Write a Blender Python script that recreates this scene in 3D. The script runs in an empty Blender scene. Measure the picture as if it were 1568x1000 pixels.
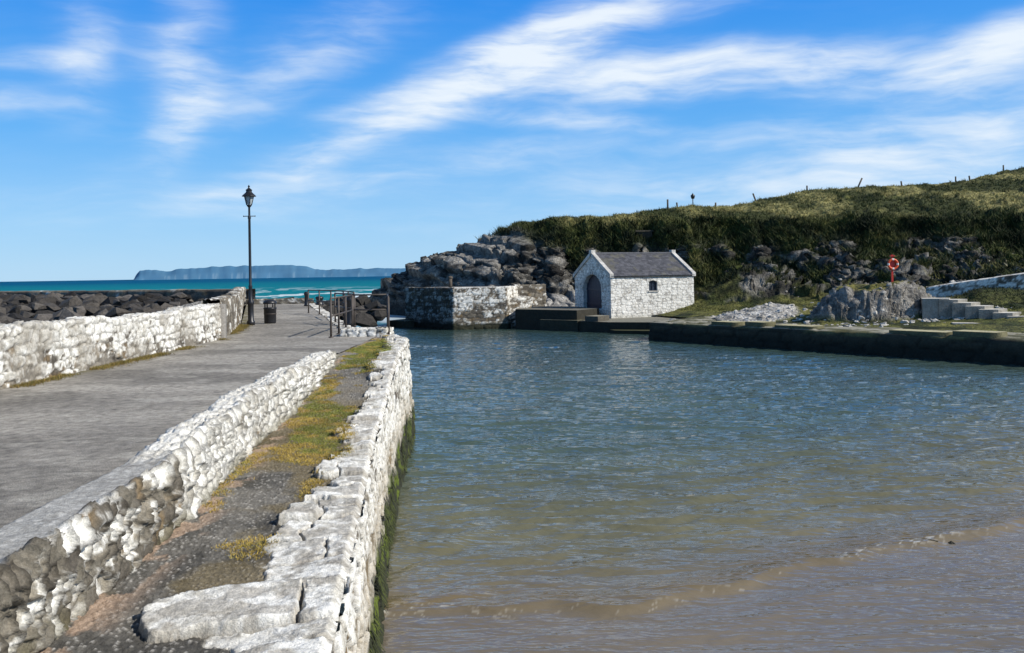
import bpy, math, random
import numpy as np
from mathutils import Vector
random.seed(4); rng=np.random.default_rng(7)
SC=bpy.context.scene
SC.view_settings.view_transform='Standard'; SC.view_settings.look='None'
SC.view_settings.exposure=0; SC.view_settings.gamma=1
# ------------------------------------------------------------ noise
def _h(ix,iy,iz,seed):
    M=0xffffffff
    n=(ix*374761393+iy*668265263+iz*1442695041+seed*974711)&M
    n=((n^(n>>13))*1274126177)&M
    n=((n^(n>>15))*2246822519)&M
    return ((n^(n>>16))&M)/4294967296.0
def vn(x,y,z=0.0,seed=0):
    x,y,z=np.broadcast_arrays(np.asarray(x,float),np.asarray(y,float),np.asarray(z,float))
    ix=np.floor(x).astype(np.int64);iy=np.floor(y).astype(np.int64);iz=np.floor(z).astype(np.int64)
    fx=x-ix;fy=y-iy;fz=z-iz
    fx=fx*fx*(3-2*fx);fy=fy*fy*(3-2*fy);fz=fz*fz*(3-2*fz)
    r=0
    for a in(0,1):
        for b in(0,1):
            for c in(0,1):
                w=(fx if a else 1-fx)*(fy if b else 1-fy)*(fz if c else 1-fz)
                r=r+w*_h(ix+a,iy+b,iz+c,seed)
    return r
def fbm(x,y,z=0.0,o=4,seed=0):
    r=0;a=.5;t=0;f=1.
    for i in range(o):
        r=r+a*vn(np.asarray(x)*f+i*17.3,np.asarray(y)*f+i*5.1,np.asarray(z)*f,seed+i);t+=a;a*=.5;f*=2.03
    return r/t
def ss(a,b,x):
    t=np.clip((x-a)/(b-a),0,1);return t*t*(3-2*t)
def mix(a,b,t):
    a=np.asarray(a,float);b=np.asarray(b,float);t=np.asarray(t)[...,None]
    return a*(1-t)+b*t
def vor(u,v,seed=0,j=.42,p=2,full=False):
    iu=np.floor(u).astype(np.int64);iv=np.floor(v).astype(np.int64)
    F1=np.full(u.shape,9.);F2=np.full(u.shape,9.);ID=np.zeros(u.shape);DX=np.zeros(u.shape);DY=np.zeros(u.shape)
    for a in(-1,0,1):
        for b in(-1,0,1):
            cx=iu+a;cy=iv+b
            px=cx+.5+(_h(cx,cy,cx*0,seed)-.5)*2*j;py=cy+.5+(_h(cx,cy,cx*0+1,seed)-.5)*2*j*(.6 if p>2 else 1)
            dx=u-px;dy=v-py
            d=np.hypot(dx,dy) if p==2 else (np.abs(dx)**p+np.abs(dy)**p)**(1/p)
            h=_h(cx,cy,cx*0+2,seed)
            n=d<F1
            F2=np.where(n,F1,np.minimum(F2,d));ID=np.where(n,h,ID);DX=np.where(n,dx,DX);DY=np.where(n,dy,DY);F1=np.where(n,d,F1)
    return (F1,F2,ID,DX,DY) if full else (F1,F2,ID)
# ------------------------------------------------------------ mesh builder
class MB:
    def __init__(s): s.v=[];s.c=[];s.f=[];s.n=0;s.q=[]
    def grid(s,P,C,mask=None,flip=False):
        nu,nv=P.shape[:2]
        C=np.broadcast_to(np.asarray(C,float),(nu,nv,3))
        i=np.arange(nu*nv).reshape(nu,nv)+s.n
        F=np.stack([i[:-1,:-1],i[1:,:-1],i[1:,1:],i[:-1,1:]],-1)
        if mask is not None:F=F[mask]
        F=F.reshape(-1,4)
        if flip:F=F[:,::-1]
        s.v.append(P.reshape(-1,3));s.c.append(C.reshape(-1,3));s.q.append(F);s.n+=nu*nv
    def tris(s,V,T,C):
        s.v.append(V);s.c.append(np.broadcast_to(np.asarray(C,float),V.shape));s.f.append(T+s.n);s.n+=len(V)
    def poly(s,pts,z0,z1,C,Ctop=None):
        n=len(pts)
        V=np.array([(p[0],p[1],z0) for p in pts]+[(p[0],p[1],z1) for p in pts]+[(p[0],p[1],z1) for p in pts],float)
        T=[]
        for k in range(n):
            m=(k+1)%n;T+=[(k,m,n+m),(k,n+m,n+k)]
        for k in range(1,n-1):T.append((2*n,2*n+k,2*n+k+1))
        Cc=np.concatenate([np.tile(C,(2*n,1)),np.tile(Ctop if Ctop is not None else C,(n,1))])
        s.tris(V,np.array(T),Cc)
    def box(s,lo,hi,C,Ctop=None):
        s.poly([(lo[0],lo[1]),(hi[0],lo[1]),(hi[0],hi[1]),(lo[0],hi[1])],lo[2],hi[2],C,Ctop)
    def build(s,name,mat,smooth=True,parent=None):
        V=np.concatenate(s.v).astype(np.float32);C=np.concatenate(s.c)
        Q=np.concatenate(s.q) if s.q else np.zeros((0,4),int)
        T=np.concatenate(s.f) if s.f else np.zeros((0,3),int)
        me=bpy.data.meshes.new(name)
        me.vertices.add(len(V));me.vertices.foreach_set('co',V.ravel())
        me.loops.add(Q.size+T.size)
        me.loops.foreach_set('vertex_index',np.concatenate([Q.ravel(),T.ravel()]).astype(np.int32))
        me.polygons.add(len(Q)+len(T))
        ls=np.concatenate([np.arange(len(Q))*4,Q.size+np.arange(len(T))*3]).astype(np.int32)
        me.polygons.foreach_set('loop_start',ls)
        me.update(calc_edges=True);me.validate()
        me.polygons.foreach_set('use_smooth',np.full(len(me.polygons),smooth))
        at=me.color_attributes.new('Col','FLOAT_COLOR','POINT')
        at.data.foreach_set('color',np.concatenate([np.clip(C,0,1),np.ones((len(C),1))],1).astype(np.float32).ravel())
        ob=bpy.data.objects.new(name,me);SC.collection.objects.link(ob)
        me.materials.append(mat)
        if parent:ob.parent=parent
        return ob
# ------------------------------------------------------------ materials
def newmat(name):
    m=bpy.data.materials.new(name);m.use_nodes=True;nt=m.node_tree
    for n in list(nt.nodes):nt.nodes.remove(n)
    return m,nt
def nd(nt,typ,ins=None,**pr):
    n=nt.nodes.new(typ)
    for k,v in pr.items():setattr(n,k,v)
    for k,v in (ins or {}).items():
        if isinstance(v,bpy.types.NodeSocket):nt.links.new(v,n.inputs[k])
        else:n.inputs[k].default_value=v
    return n
def vmat(name,rough=.9,ns=(14.,70.),amt=.5,bump=.5,bscale=60.,bdist=.01,spec=.3):
    m,nt=newmat(name)
    tc=nd(nt,'ShaderNodeTexCoord')
    at=nd(nt,'ShaderNodeAttribute',attribute_name='Col')
    col=at.outputs['Color']
    for i,s in enumerate(ns):
        no=nd(nt,'ShaderNodeTexNoise',{'Vector':tc.outputs['Object'],'Scale':s,'Detail':2.,'Roughness':.65})
        mr=nd(nt,'ShaderNodeMapRange',{0:no.outputs[0],1:.3,2:.7,3:1-amt*.6,4:1+amt*.6})
        vm=nd(nt,'ShaderNodeVectorMath',{0:col,1:mr.outputs[0]},operation='MULTIPLY');col=vm.outputs[0]
    ins={'Base Color':col,'Roughness':rough,'Specular IOR Level':spec}
    if bump>0:
        bn=nd(nt,'ShaderNodeTexNoise',{'Vector':tc.outputs['Object'],'Scale':bscale,'Detail':3.,'Roughness':.7})
        bp=nd(nt,'ShaderNodeBump',{'Height':bn.outputs[0],'Strength':bump,'Distance':bdist});ins['Normal']=bp.outputs[0]
    p=nd(nt,'ShaderNodeBsdfPrincipled',ins)
    nd(nt,'ShaderNodeOutputMaterial',{'Surface':p.outputs[0]})
    return m
M_STONE=vmat('whitewashed_stone',.9,(18.,85.),.42,.85,42.,.014)
M_DECK=vmat('worn_concrete',.9,(9.,75.),.5,1.,60.,.014)
M_HILL=vmat('turf_and_rock',.95,(1.4,6.),.8,1.,4.5,.25)
M_FAR=vmat('far_masonry',.9,(3.,14.),.35,.5,10.,.03)
M_ROCK=vmat('dark_boulder',.85,(5.,25.),.5,.9,12.,.05)
M_GRASS=vmat('grass_blades',.8,(2.,),.4,0.,10.,.01)
M_SAND=vmat('wet_sand',.22,(4.,60.),.25,.35,9.,.03,spec=.5)
def paint(name,col,rough=.4,metal=0.,amt=.25):
    m,nt=newmat(name)
    tc=nd(nt,'ShaderNodeTexCoord')
    no=nd(nt,'ShaderNodeTexNoise',{'Vector':tc.outputs['Object'],'Scale':9.,'Detail':3.})
    mr=nd(nt,'ShaderNodeMapRange',{0:no.outputs[0],1:.3,2:.7,3:1-amt,4:1+amt})
    vm=nd(nt,'ShaderNodeVectorMath',{0:col,1:mr.outputs[0]},operation='MULTIPLY')
    p=nd(nt,'ShaderNodeBsdfPrincipled',{'Base Color':vm.outputs[0],'Roughness':rough,'Metallic':metal})
    nd(nt,'ShaderNodeOutputMaterial',{'Surface':p.outputs[0]});return m
M_BLACK=paint('black_iron',(.015,.015,.017),.4)
M_GALV=paint('rusty_rail',(.07,.055,.045),.6)
M_RED=paint('red_paint',(.5,.03,.015),.45)
M_ORANGE=paint('orange_ring',(.75,.09,.02),.5)
M_WHITE=paint('white_paint',(.75,.74,.7),.6)
M_NAVY=paint('navy_door',(.012,.018,.04),.5)
M_GLASS=paint('window_glass',(.03,.04,.06),.1)
M_LANT=paint('lantern_glass',(.35,.4,.42),.15)
M_WOOD=paint('weathered_wood',(.1,.08,.06),.9)
M_YEL=paint('yellow_paint',(.6,.33,.03),.6)
# ------------------------------------------------------------ primitives joined
def lathe(mb,prof,seg,cx=0,cy=0,z=0,C=(0,0,0)):
    a=np.linspace(0,2*math.pi,seg+1)
    P=np.array([[(cx+r*math.cos(t),cy+r*math.sin(t),z+h) for r,h in prof] for t in a])
    mb.grid(P,C)
def tube(mb,a,b,r,seg=8,C=(0,0,0),r2=None):
    a=Vector(a);b=Vector(b);d=(b-a).normalized();q=d.to_track_quat('Z','Y')
    r2=r if r2 is None else r2
    P=np.array([[tuple(a+q@Vector((k*math.cos(t),k*math.sin(t),0))) if e==0 else tuple(b+q@Vector((k*math.cos(t),k*math.sin(t),0)))
        for e,k in((0,0.0001),(0,r),(1,r2),(1,.0001))] for t in np.linspace(0,2*math.pi,seg+1)])
    mb.grid(P,C)
def empty(name,loc=(0,0,0),rz=0):
    e=bpy.data.objects.new(name,None);SC.collection.objects.link(e);e.location=loc;e.rotation_euler=(0,0,rz);e.empty_display_size=.3;return e
# ------------------------------------------------------------ sweep
def resample(pts,du):
    pts=np.array(pts,float);seg=np.hypot(*np.diff(pts,axis=0).T);L=np.r_[0,np.cumsum(seg)]
    us=[0.]
    while us[-1]<L[-1]:
        x=np.interp(us[-1],L,pts[:,0]);y=np.interp(us[-1],L,pts[:,1])
        us.append(us[-1]+du(x,y))
    us[-1]=L[-1]
    u=np.array(us);x=np.interp(u,L,pts[:,0]);y=np.interp(u,L,pts[:,1])
    return u,x,y
def sweep(mb,pts,prof,du,dv,fn,flip=False):
    u,x,y=resample(pts,du if callable(du) else (lambda a,b:du))
    tx=np.gradient(x,u);ty=np.gradient(y,u);l=np.hypot(tx,ty);nx=ty/l;ny=-tx/l
    cp=[(np.broadcast_to(np.asarray(a,float),u.shape),np.broadcast_to(np.asarray(b,float),u.shape)) for a,b in prof(u,x,y)]
    O=[];Z=[];V=[];acc=0
    for (o0,z0),(o1,z1) in zip(cp[:-1],cp[1:]):
        Ls=float(np.mean(np.hypot(o1-o0,z1-z0)));n=max(2,int(Ls/dv))
        for t in np.linspace(0,1,n,endpoint=False):
            O.append(o0+(o1-o0)*t);Z.append(z0+(z1-z0)*t);V.append(acc+Ls*t)
        acc+=Ls
    O.append(cp[-1][0]);Z.append(cp[-1][1]);V.append(acc)
    O=np.array(O).T;Z=np.array(Z).T;V=np.broadcast_to(np.array(V),O.shape)
    U=np.broadcast_to(u[:,None],O.shape)
    P=np.stack([x[:,None]+nx[:,None]*O,y[:,None]+ny[:,None]*O,Z],-1)
    N=normals(P)
    for _ in range(3):
        N[:,1:-1]=(N[:,:-2]+N[:,1:-1]+N[:,2:])/3
    N/=np.linalg.norm(N,axis=-1,keepdims=True)+1e-9
    if flip:N=-N
    d,C=fn(U,V,P,N)
    mb.grid(P+N*d[...,None],C,flip=flip)
def normals(P):
    a=np.gradient(P,axis=0);b=np.gradient(P,axis=1);N=np.cross(a,b)
    return N/(np.linalg.norm(N,axis=-1,keepdims=True)+1e-9)
WHT=(.80,.78,.715)
def stones(U,V,P,cw,ch,seed,k=.10,warp=.16):
    w1=(fbm(U/cw*1.6,V/ch*1.6,0,4,seed+5)-.5)*2*warp;w2=(fbm(U/cw*1.6,V/ch*1.6,3.3,4,seed+9)-.5)*2*warp
    F1,F2,ID,DX,DY=vor(U/cw+w1,V/ch+w2,seed,.42,3.2,True)
    gate=.0+.12*vn(U/cw*2,V/ch*2,0,seed+4)
    e=ss(gate,gate+k,F2-F1)
    i7=(ID*7919)%1;i9=(ID*6151)%1
    tilt=(ID-.5)+1.3*(DX*(i7-.5)+DY*(i9-.5))
    return e,ID,tilt
def wash_col(P,e,ID,white,seed,dark=(.055,.046,.036)):
    n=fbm(P[...,0]*2.6,P[...,1]*2.6,P[...,2]*3.6,4,seed);n2=fbm(P[...,0]*13,P[...,1]*13,P[...,2]*13,4,seed+3)
    st=mix((.11,.095,.075),(.34,.30,.23),ID)
    oc=ss(.58,.70,fbm(P[...,0]*3,P[...,1]*3,P[...,2]*3,3,seed+8))
    st=mix(st,(.3,.2,.09),oc*.6)
    p=ss(.45,.54,(n*.4+n2*.4+ID*.2)+(white-.5)*.42)
    wv=mix((.52,.49,.42),WHT,ss(.35,.6,n2*.6+n*.4))
    c=mix(st,wv,p)
    return mix(mix(c,dark,np.full(e.shape,.85)),c,np.clip(e*.72+.28*p,0,1))
def rub(cw,ch,amp,seed,white=.8,k=.10,fine=.01):
    def fn(U,V,P,N):
        e,ID,tl=stones(U,V,P,cw,ch,seed,k)
        d=amp*(e*(.75+.8*tl)-.6)+fine*2*(fbm(P[...,0]*11,P[...,1]*11,P[...,2]*11,4,seed+20)-.5)*2
        w=white(P) if callable(white) else white
        return d,wash_col(P,e,ID,w,seed)
    return fn
near=lambda k,m:(lambda x,y:max(m,math.hypot(x,y)*k))
# ============================================================ PIER
Y_=np.array([-4,5,8,12.4,17.2,19,24.5]);XE=np.array([-2.6,-2.88,-3.04,-3.5,-3.62,-3.75,-3.75])
edgeR=lambda y:np.interp(y,Y_,XE)
QY=np.array([-4,2,5.2,7.9,12.5,16.7,21.3,23,24.5]);QX=np.array([-.6,-.9,-1.12,-1.43,-1.96,-2.3,-2.58,-2.72,-3.3])
quayR=lambda y:np.interp(y,QY,QX)
ledgeZ=lambda y:1.80+.52*ss(13,19.6,y)
DZ=2.35
y=np.concatenate([np.arange(-4,14,.04),np.arange(14,24.6,.08),np.arange(24.7,56,.2)])
xl=np.interp(y,[-4,24.3,31,54,56],[-7.95,-7.95,-9.5,-16.2,-16.8])
xr=np.where(y<19,edgeR(y)-.2,np.interp(y,[19,24.5,25,54,56],[-3.74,-3.72,-4.2,-12,-12.6]))
t=np.linspace(0,1,150)
X=xl[:,None]*(1-t)+xr[:,None]*t;Yg=np.broadcast_to(y[:,None],X.shape)
n=fbm(X*.35,Yg*.35,0,4,3)
Z=DZ+.035*(n-.5)+.014*(fbm(X*2,Yg*2,0,3,9)-.5)+.010*(fbm(X*4,Yg*7,0,3,10)-.5)
ph=Yg/3.4+.15*n-.05*X
slab=np.floor(ph);j=np.abs(ph-np.round(ph))*3.4
C=mix((.24,.22,.188),(.35,.322,.275),ss(.3,.7,fbm(X*.35,Yg*1.2,0,5,31)))
C=C*(0.86+.28*_h(slab.astype(np.int64),slab.astype(np.int64)*0,slab.astype(np.int64)*0,5))[...,None]
C=mix((.11,.1,.085),C,ss(.0,.03,j)*.7+.3)
C=mix(C,(.18,.165,.14),ss(.5,.64,fbm(X*.6,Yg*.7,0,5,77))*.6)
C=mix(C,(.46,.43,.37),ss(.58,.70,fbm(X*1.4,Yg*2.4,0,5,78))*.45)
brush=fbm(X*3+Yg*.2,Yg*9,0,4,79);C=C*(.9+.2*brush)[...,None]
speck=vn(X*14,Yg*14,0,80);C=mix(C,(.12,.11,.095),ss(.82,.95,speck)*.5)
mw=ss(.6,0,X-xl[:,None])
C=mix(C,(.14,.125,.06),mw*ss(.4,.6,fbm(X*3,Yg*1.5,0,3,12)))
crk=np.abs(fbm(X*.5,Yg*.5,0,4,55)-.5);C=mix((.1,.09,.075),C,ss(.0,.004,crk)*.5+.5)
mb=MB();mb.grid(np.stack([X,Yg,Z],-1),C);mb.build('pier_deck',M_DECK)
# kerb
def kprof(u,x,y):
    hk=.03+.06*ss(7,9.5,y)+.025*np.sin(y*2.3)*ss(8,9,y);hk=hk*(1-ss(18.2,18.9,y)*.9);w=.46-.14*ss(6,9,y)
    zt=DZ+hk;zb=ledgeZ(y)-.08
    return [(-w-.01,DZ-.05),(-w,zt),(-.04,zt),(0,zt-.05),(.02,zb)]
def kfn(U,V,P,N):
    yy=P[...,1]
    e1,I1,t1=stones(U,V,P,.25,.15,41,.10,.22)
    e2,I2,t2=stones(U,V,P,.14,.10,44,.13,.25)   # small packing stones in places
    sm=ss(.52,.56,fbm(U*2.2,V*3.5,0,2,43))
    e=e1*(1-sm)+e2*sm;ID=np.where(sm>.5,I2,I1);tl=t1*(1-sm)+t2*sm*.6
    far=ss(7.3,8.4,yy+.8*(fbm(P[...,0],yy*1.5,0,3,5)-.5))
    top=ss(.03,.12,V)*(1-ss(.40,.46,V+.05*(fbm(yy*4,yy*0,0,3,6)-.5)))
    conc=top*(1-far)
    amp=.05*(1-conc)*(1-.35*top)
    d=amp*(e*(.7+.8*tl)-.62)+.026*(1-conc*.6)*(fbm(P[...,0]*9,yy*9,P[...,2]*9,5,6)-.5)*2-.014*(1-conc)
    d-=.02*(1-conc)*np.abs(fbm(P[...,0]*6,yy*6,P[...,2]*10,4,16)-.5)*4
    d-=.035*(1-conc)*(ss(.62,.75,vn(yy*5,P[...,2]*8,0,17)))*(1-top)
    white=.42+.58*far-.14*ss(6,4.5,yy)
    c=wash_col(P,e,ID,white,42,(.035,.03,.022))
    c=mix(c,(.20,.18,.14),(1-far)*ss(.5,.62,fbm(yy*5,P[...,2]*6,0,4,18))*.5)
    c=mix(c,WHT,far*top*.5)
    low=ss(.2,.0,P[...,2]-ledgeZ(yy))
    c=mix(c,(.13,.115,.05),low*.6*ss(.4,.6,fbm(P[...,0]*3,yy*3,P[...,2],3,13)))
    cc=mix((.25,.24,.215),(.44,.425,.39),fbm(P[...,0]*7,yy*7,0,5,14))
    cc=mix(cc,(.6,.585,.54),ss(.55,.68,fbm(P[...,0]*22,yy*22,0,3,15))*.5)
    c=mix(c,cc,conc)
    return d,c
mb=MB();sweep(mb,[(edgeR(b_),b_) for b_ in np.arange(2.6,18.95,.3)],kprof,near(.0021,.011),.012,kfn)
mb.build('kerb_wall',M_STONE)
# ledge with coping
ys=[1.5]
while ys[-1]<24.5: ys.append(ys[-1]+max(.013,ys[-1]*.0024))
ys[-1]=24.5;y=np.array(ys)
x0=edgeR(y)-.05;x1=quayR(y)+.03
t=np.linspace(0,1,200);X=x0[:,None]*(1-t)+x1[:,None]*t;Yg=np.broadcast_to(y[:,None],X.shape)
qd=x1[:,None]-X
jw=.20*(fbm(X*1.6,Yg*1.6,0,4,61)-.5)*2
joints=[0.]
while joints[-1]<26:joints.append(joints[-1]+random.uniform(.22,.66))
joints=np.array(joints);yj=Yg+jw+.25*(qd)
ix=np.clip(np.searchsorted(joints,yj)-1,0,len(joints)-2)
dj=np.minimum(yj-joints[ix],joints[ix+1]-yj)
idr=_h(ix,ix*0,ix*0,3);idw=_h(ix,ix*0,ix*0+4,3)
W=(.36+.46*idw)*np.interp(Yg,[5,9,16,24],[1.05,.95,.74,.78])+.2*(fbm(X*3.5,Yg*3.5,0,4,62)-.5)*2
W=W+.45*np.exp(-((Yg-5.7)/.45)**2)
di=W-qd
split=np.abs(qd-(.2+.3*_h(ix,ix*0,ix*0+9,3))-.1*(fbm(X*4,Yg*4,1,4,8)-.5)*2)
hs=_h(ix,ix*0,ix*0+11,3)>.35
gp=.016*vn(X*6,Yg*6,0,63)
e=ss(gp,gp+.018,np.minimum(dj,di));e=np.where(hs,e*ss(gp*.6,gp*.6+.014,split),e)
cop=ss(0,.01,di)
sidn=(split*0+(qd>(.2+.3*_h(ix,ix*0,ix*0+9,3)))*hs)
tl=(idr-.5)*.05+sidn*(idw-.5)*.05+(yj-(joints[ix]+joints[ix+1])/2)*(idw-.5)*.11+(qd-.3)*(_h(ix,ix*0,ix*0+14,3)-.5)*.12
Z=ledgeZ(Yg)+.03*(fbm(X*1.2,Yg*1.2,0,3,2)-.5)+.018*(fbm(X*16,Yg*16,0,3,4)-.5)*(1-cop)
Z+=cop*(e*(.045+tl)-.015)+cop*e*.034*(fbm(X*7,Yg*7,0,5,19)-.5)
terr=fbm(X*3.2+1.5*Yg,Yg*3.2,7,4,29);Z+=cop*e*.016*np.floor(terr*9)/3
Z-=.05*ss(.06,0,qd)
peb=vor(X*28,Yg*28,71)
Z+=(1-cop)*.012*ss(.5,.1,peb[0])*(peb[2]>.5)
C=mix((.075,.07,.06),(.17,.158,.135),ss(.35,.65,fbm(X*2,Yg*2,0,5,21)))
C=mix(C,(.42,.40,.36),ss(.45,.15,peb[0])*(peb[2]>.78)*.8)
moss=ss(.55,.7,fbm(X*1.4,Yg*1.1,0,4,28)+.25*np.exp(-((Yg-12)/3.)**2))
C=mix(C,(.16,.12,.05),moss*.6)
kd=X-edgeR(Yg)
C=mix(C,(.42,.30,.21),ss(.45,.1,kd)*ss(.50,.6,fbm(X*5,Yg*3.3,0,4,33)+.08*np.exp(-((Yg-8.5)/2.)**2))*.8)
far=ss(13,17,Yg);C=mix(C,(.27,.25,.215),far*.7*ss(.4,.6,fbm(X,Yg,0,3,34)))
P3=np.stack([X,Yg,Z],-1)
cc=wash_col(P3,e,idr*.5+.4,.90,64,(.05,.043,.03))
cc=mix(cc,(.32,.285,.23),ss(.50,.62,fbm(X*6,Yg*6,0,5,66))*.6)
cc=mix(cc,(.20,.18,.15),ss(.05,.0,np.abs(fbm(X*4,Yg*4,0,4,67)-.5))*ss(.5,.6,fbm(X*1.5,Yg*1.5,0,2,68))*.6)
C=mix(C,cc,cop)
mb=MB();mb.grid(P3,C,flip=False);mb.build('quay_ledge',M_STONE)
LEDGE=(X,Yg,Z,qd,W)
# quay wall
pts=[(quayR(b),b) for b in np.arange(1.5,21.5,.4)]+[(-2.58,21.4),(-2.66,22.4),(-2.85,23.2),(-3.3,24.5)]
def qprof(u,x,y):
    zt=np.where(y<24.6,ledgeZ(y),DZ)
    return [(.03,zt+.0),(.05,zt-.12),(.03,zt-.3),(.16,0.0),(.2,-.9)][::-1]
def qfn(U,V,P,N):
    e,ID,tl=stones(U,V,P,.38,.20,51,.10,.28)
    d=.05*(e*(.7+.9*tl)-.65)+.035*(fbm(P[...,0]*7,P[...,1]*7,P[...,2]*7,5,56)-.5)
    z=P[...,2]+.55*(fbm(P[...,1]*1.2,P[...,2]*1.2,0,4,57)-.5)
    c=wash_col(P,e,ID,.72,52)
    c=mix(c,(.28,.21,.11),ss(1.5,.9,z)*.5)
    c=mix(c,(.03,.032,.017),ss(.95,.55,z))
    c=mix(c,(.10,.13,.015),ss(.9,.5,z)*ss(.05,.3,z)*ss(.52,.6,fbm(P[...,1]*2.5,P[...,2]*4,0,3,58)))
    return d,c
mb=MB();sweep(mb,pts,qprof,near(.0024,.014),.02,qfn,flip=False)
far_fn=rub(.4,.25,.06,73,lambda P:.35+.2*ss(1,2,P[...,2]))
sweep(mb,[(-3.3,24.5),(-4.2,25),(-12,54),(-12.7,56.2),(-17.,56.2)],lambda u,x,y:[(.15,-.9),(0,DZ-.01),(-.45,DZ+.012)],.12,.08,far_fn)
mb.build('quay_wall',M_STONE)
# left white wall
def lprof(u,x,y):
    zt=3.26+.04*np.sin(y*.9)+.03*np.sin(y*2.7)
    return [(.0,DZ-.1),(-.03,zt-.03),(-.07,zt),(-.4,zt),(-.45,zt-.05),(-.47,1.6)]
lw0=rub(.29,.18,.042,81,lambda P:.66+.25*ss(2.6,3.25,P[...,2])-.25*ss(2.6,2.38,P[...,2]),.11,.015)
def lw(U,V,P,N):
    d,c=lw0(U,V,P,N)
    c=mix(c,(.30,.27,.22),ss(.52,.62,fbm(P[...,1]*1.3,P[...,2]*1.6,0,5,82))*.6)
    return d,c
mb=MB();sweep(mb,[(-7.85,3.),(-7.85,24.0)],lprof,near(.0016,.02),.024,lw)
P=np.array([[(-7.87-.43*a,24.0,DZ-.1+.95*b) for b in np.linspace(0,1,20)] for a in np.linspace(1,0,10)])
mb.grid(P,(.2,.18,.15),flip=True)
mb.box((-8.0,23.9,DZ-.1),(-7.78,24.12,3.3),(.3,.28,.25))
mb.build('whitewashed_wall',M_STONE)
mb=MB()
gw=rub(.35,.22,.04,85,.22,.12)
sweep(mb,[(-7.95,24.15),(-8.3,26.),(-9.0,28.8),(-9.75,31.7),(-16.4,54),(-16.9,56.2)],
  lambda u,x,y:[(0,DZ-.1),(-.02,DZ+1.05),(-.45,DZ+1.08),(-.5,1.5)],.07,.05,gw)
mb.build('grey_stone_wall',M_STONE)
mb=MB();sweep(mb,[(-12.3,54.9),(-16.4,55.2)],lambda u,x,y:[(0,DZ-.1),(0,DZ+.32),(-.5,DZ+.32),(-.5,1)],.1,.08,rub(.5,.3,.04,87,.25),flip=True)
mb.build('pier_end_kerb',M_STONE)
mb=MB()
sweep(mb,[(-4.75,24.6),(-4.7,24.2),(-3.45,24.15),(-3.35,24.9)],lambda u,x,y:[(.04,DZ-.15),(0,DZ+.2),(-.3,DZ+.22)],.03,.03,rub(.28,.14,.05,89,.8),flip=False)
mb.box((-4.7,24.35,DZ-.1),(-3.45,25.1,DZ+.2),(.3,.29,.26))
mb.build('stone_step_block',M_STONE)
# ============================================================ grass
def blades(mb,px,py,pz,h,w,cols,lean=.5,nb=5,spread=.05):
    n=len(px)*nb
    X=np.repeat(px,nb)+rng.normal(0,1,n)*spread;Yb=np.repeat(py,nb)+rng.normal(0,1,n)*spread;Z=np.repeat(pz,nb)
    H=np.repeat(h,nb)*rng.uniform(.5,1.2,n);Wd=np.repeat(w,nb)*rng.uniform(.6,1.2,n)
    a=rng.uniform(0,2*math.pi,n);b=rng.uniform(0,2*math.pi,n);le=rng.uniform(0,lean,n)*H
    base=np.stack([X,Yb,Z-.02],-1);side=np.stack([np.cos(a),np.sin(a),0*a],-1)*Wd[:,None]
    tip=base+np.stack([np.cos(b)*le,np.sin(b)*le,H],-1)
    V=np.stack([base-side,base+side,tip],1).reshape(-1,3)
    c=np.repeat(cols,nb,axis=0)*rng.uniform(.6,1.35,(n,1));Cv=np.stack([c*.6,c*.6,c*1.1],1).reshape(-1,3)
    mb.tris(V,np.arange(n*3).reshape(-1,3),Cv)
N0=60000
gy=rng.uniform(4.5,24,N0);fr=rng.uniform(0,1,N0)
gx=edgeR(gy)+(quayR(gy)-edgeR(gy))*fr
qd=quayR(gy)-gx;kd=gx-edgeR(gy)
nz=fbm(gx*1.8,gy*1.2,0,4,91);nz2=fbm(gx*5,gy*5,0,3,92)
core=np.exp(-((gy-12.6)/2.8)**2)*np.exp(-((qd-.78)/.48)**2)*.74
core+=np.exp(-((gy-20)/2.6)**2)*np.exp(-((qd-.75)/.45)**2)*.68
core+=np.exp(-((gy-10.2)/2.2)**2)*np.exp(-((kd-.12)/.14)**2)*.45
core+=np.exp(-((gy-7.2)/.28)**2)*np.exp(-((qd-.78)/.16)**2)*.62
core+=np.exp(-((gy-9.2)/.6)**2)*np.exp(-((qd-.55)/.12)**2)*.5
core+=np.exp(-((gy-15.5)/1.5)**2)*np.exp(-((kd-.2)/.25)**2)*.35
keep=(core+(nz-.5)*.9+(nz2-.5)*.4>.36)
gx,gy,nz,nz2=gx[keep],gy[keep],nz[keep],nz2[keep]
iy=np.clip(np.searchsorted(LEDGE[1][:,0],gy),0,len(ys)-1)
gx0=edgeR(gy)-.05;gx1=quayR(gy)+.03;it=np.clip(((gx-gx0)/(gx1-gx0)*199).astype(int),0,199)
gz=LEDGE[2][iy,it]
cols=mix((.25,.27,.055),(.50,.36,.085),ss(.4,.62,nz2+.1*(gy<11)-.1*(gy>17)))
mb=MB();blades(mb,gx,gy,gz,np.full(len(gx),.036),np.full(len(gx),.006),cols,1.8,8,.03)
mb.build('ledge_grass',M_GRASS,False)
gy=rng.uniform(9,31,5000);wx=np.where(gy<24,-7.82,np.interp(gy,[24,31],[-7.9,-9.5]))
gx=wx+np.abs(rng.normal(0,.14,5000));k=fbm(gy*.7,gx*0,0,3,95)+.1*(gy>20)>.56;gx,gy=gx[k],gy[k]
mb=MB();blades(mb,gx,gy,np.full(len(gx),DZ),np.full(len(gx),.07),np.full(len(gx),.008),mix((.13,.13,.035),(.3,.2,.06),rng.uniform(0,1,len(gx))),1.3,5,.03)
mb.build('verge_grass',M_GRASS,False)
gy=rng.uniform(6,22.5,3000);gz=rng.uniform(.05,.85,3000);k=fbm(gy*1.3,gz*2,0,3,96)>.52;gy=gy[k];gz=gz[k]
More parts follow.
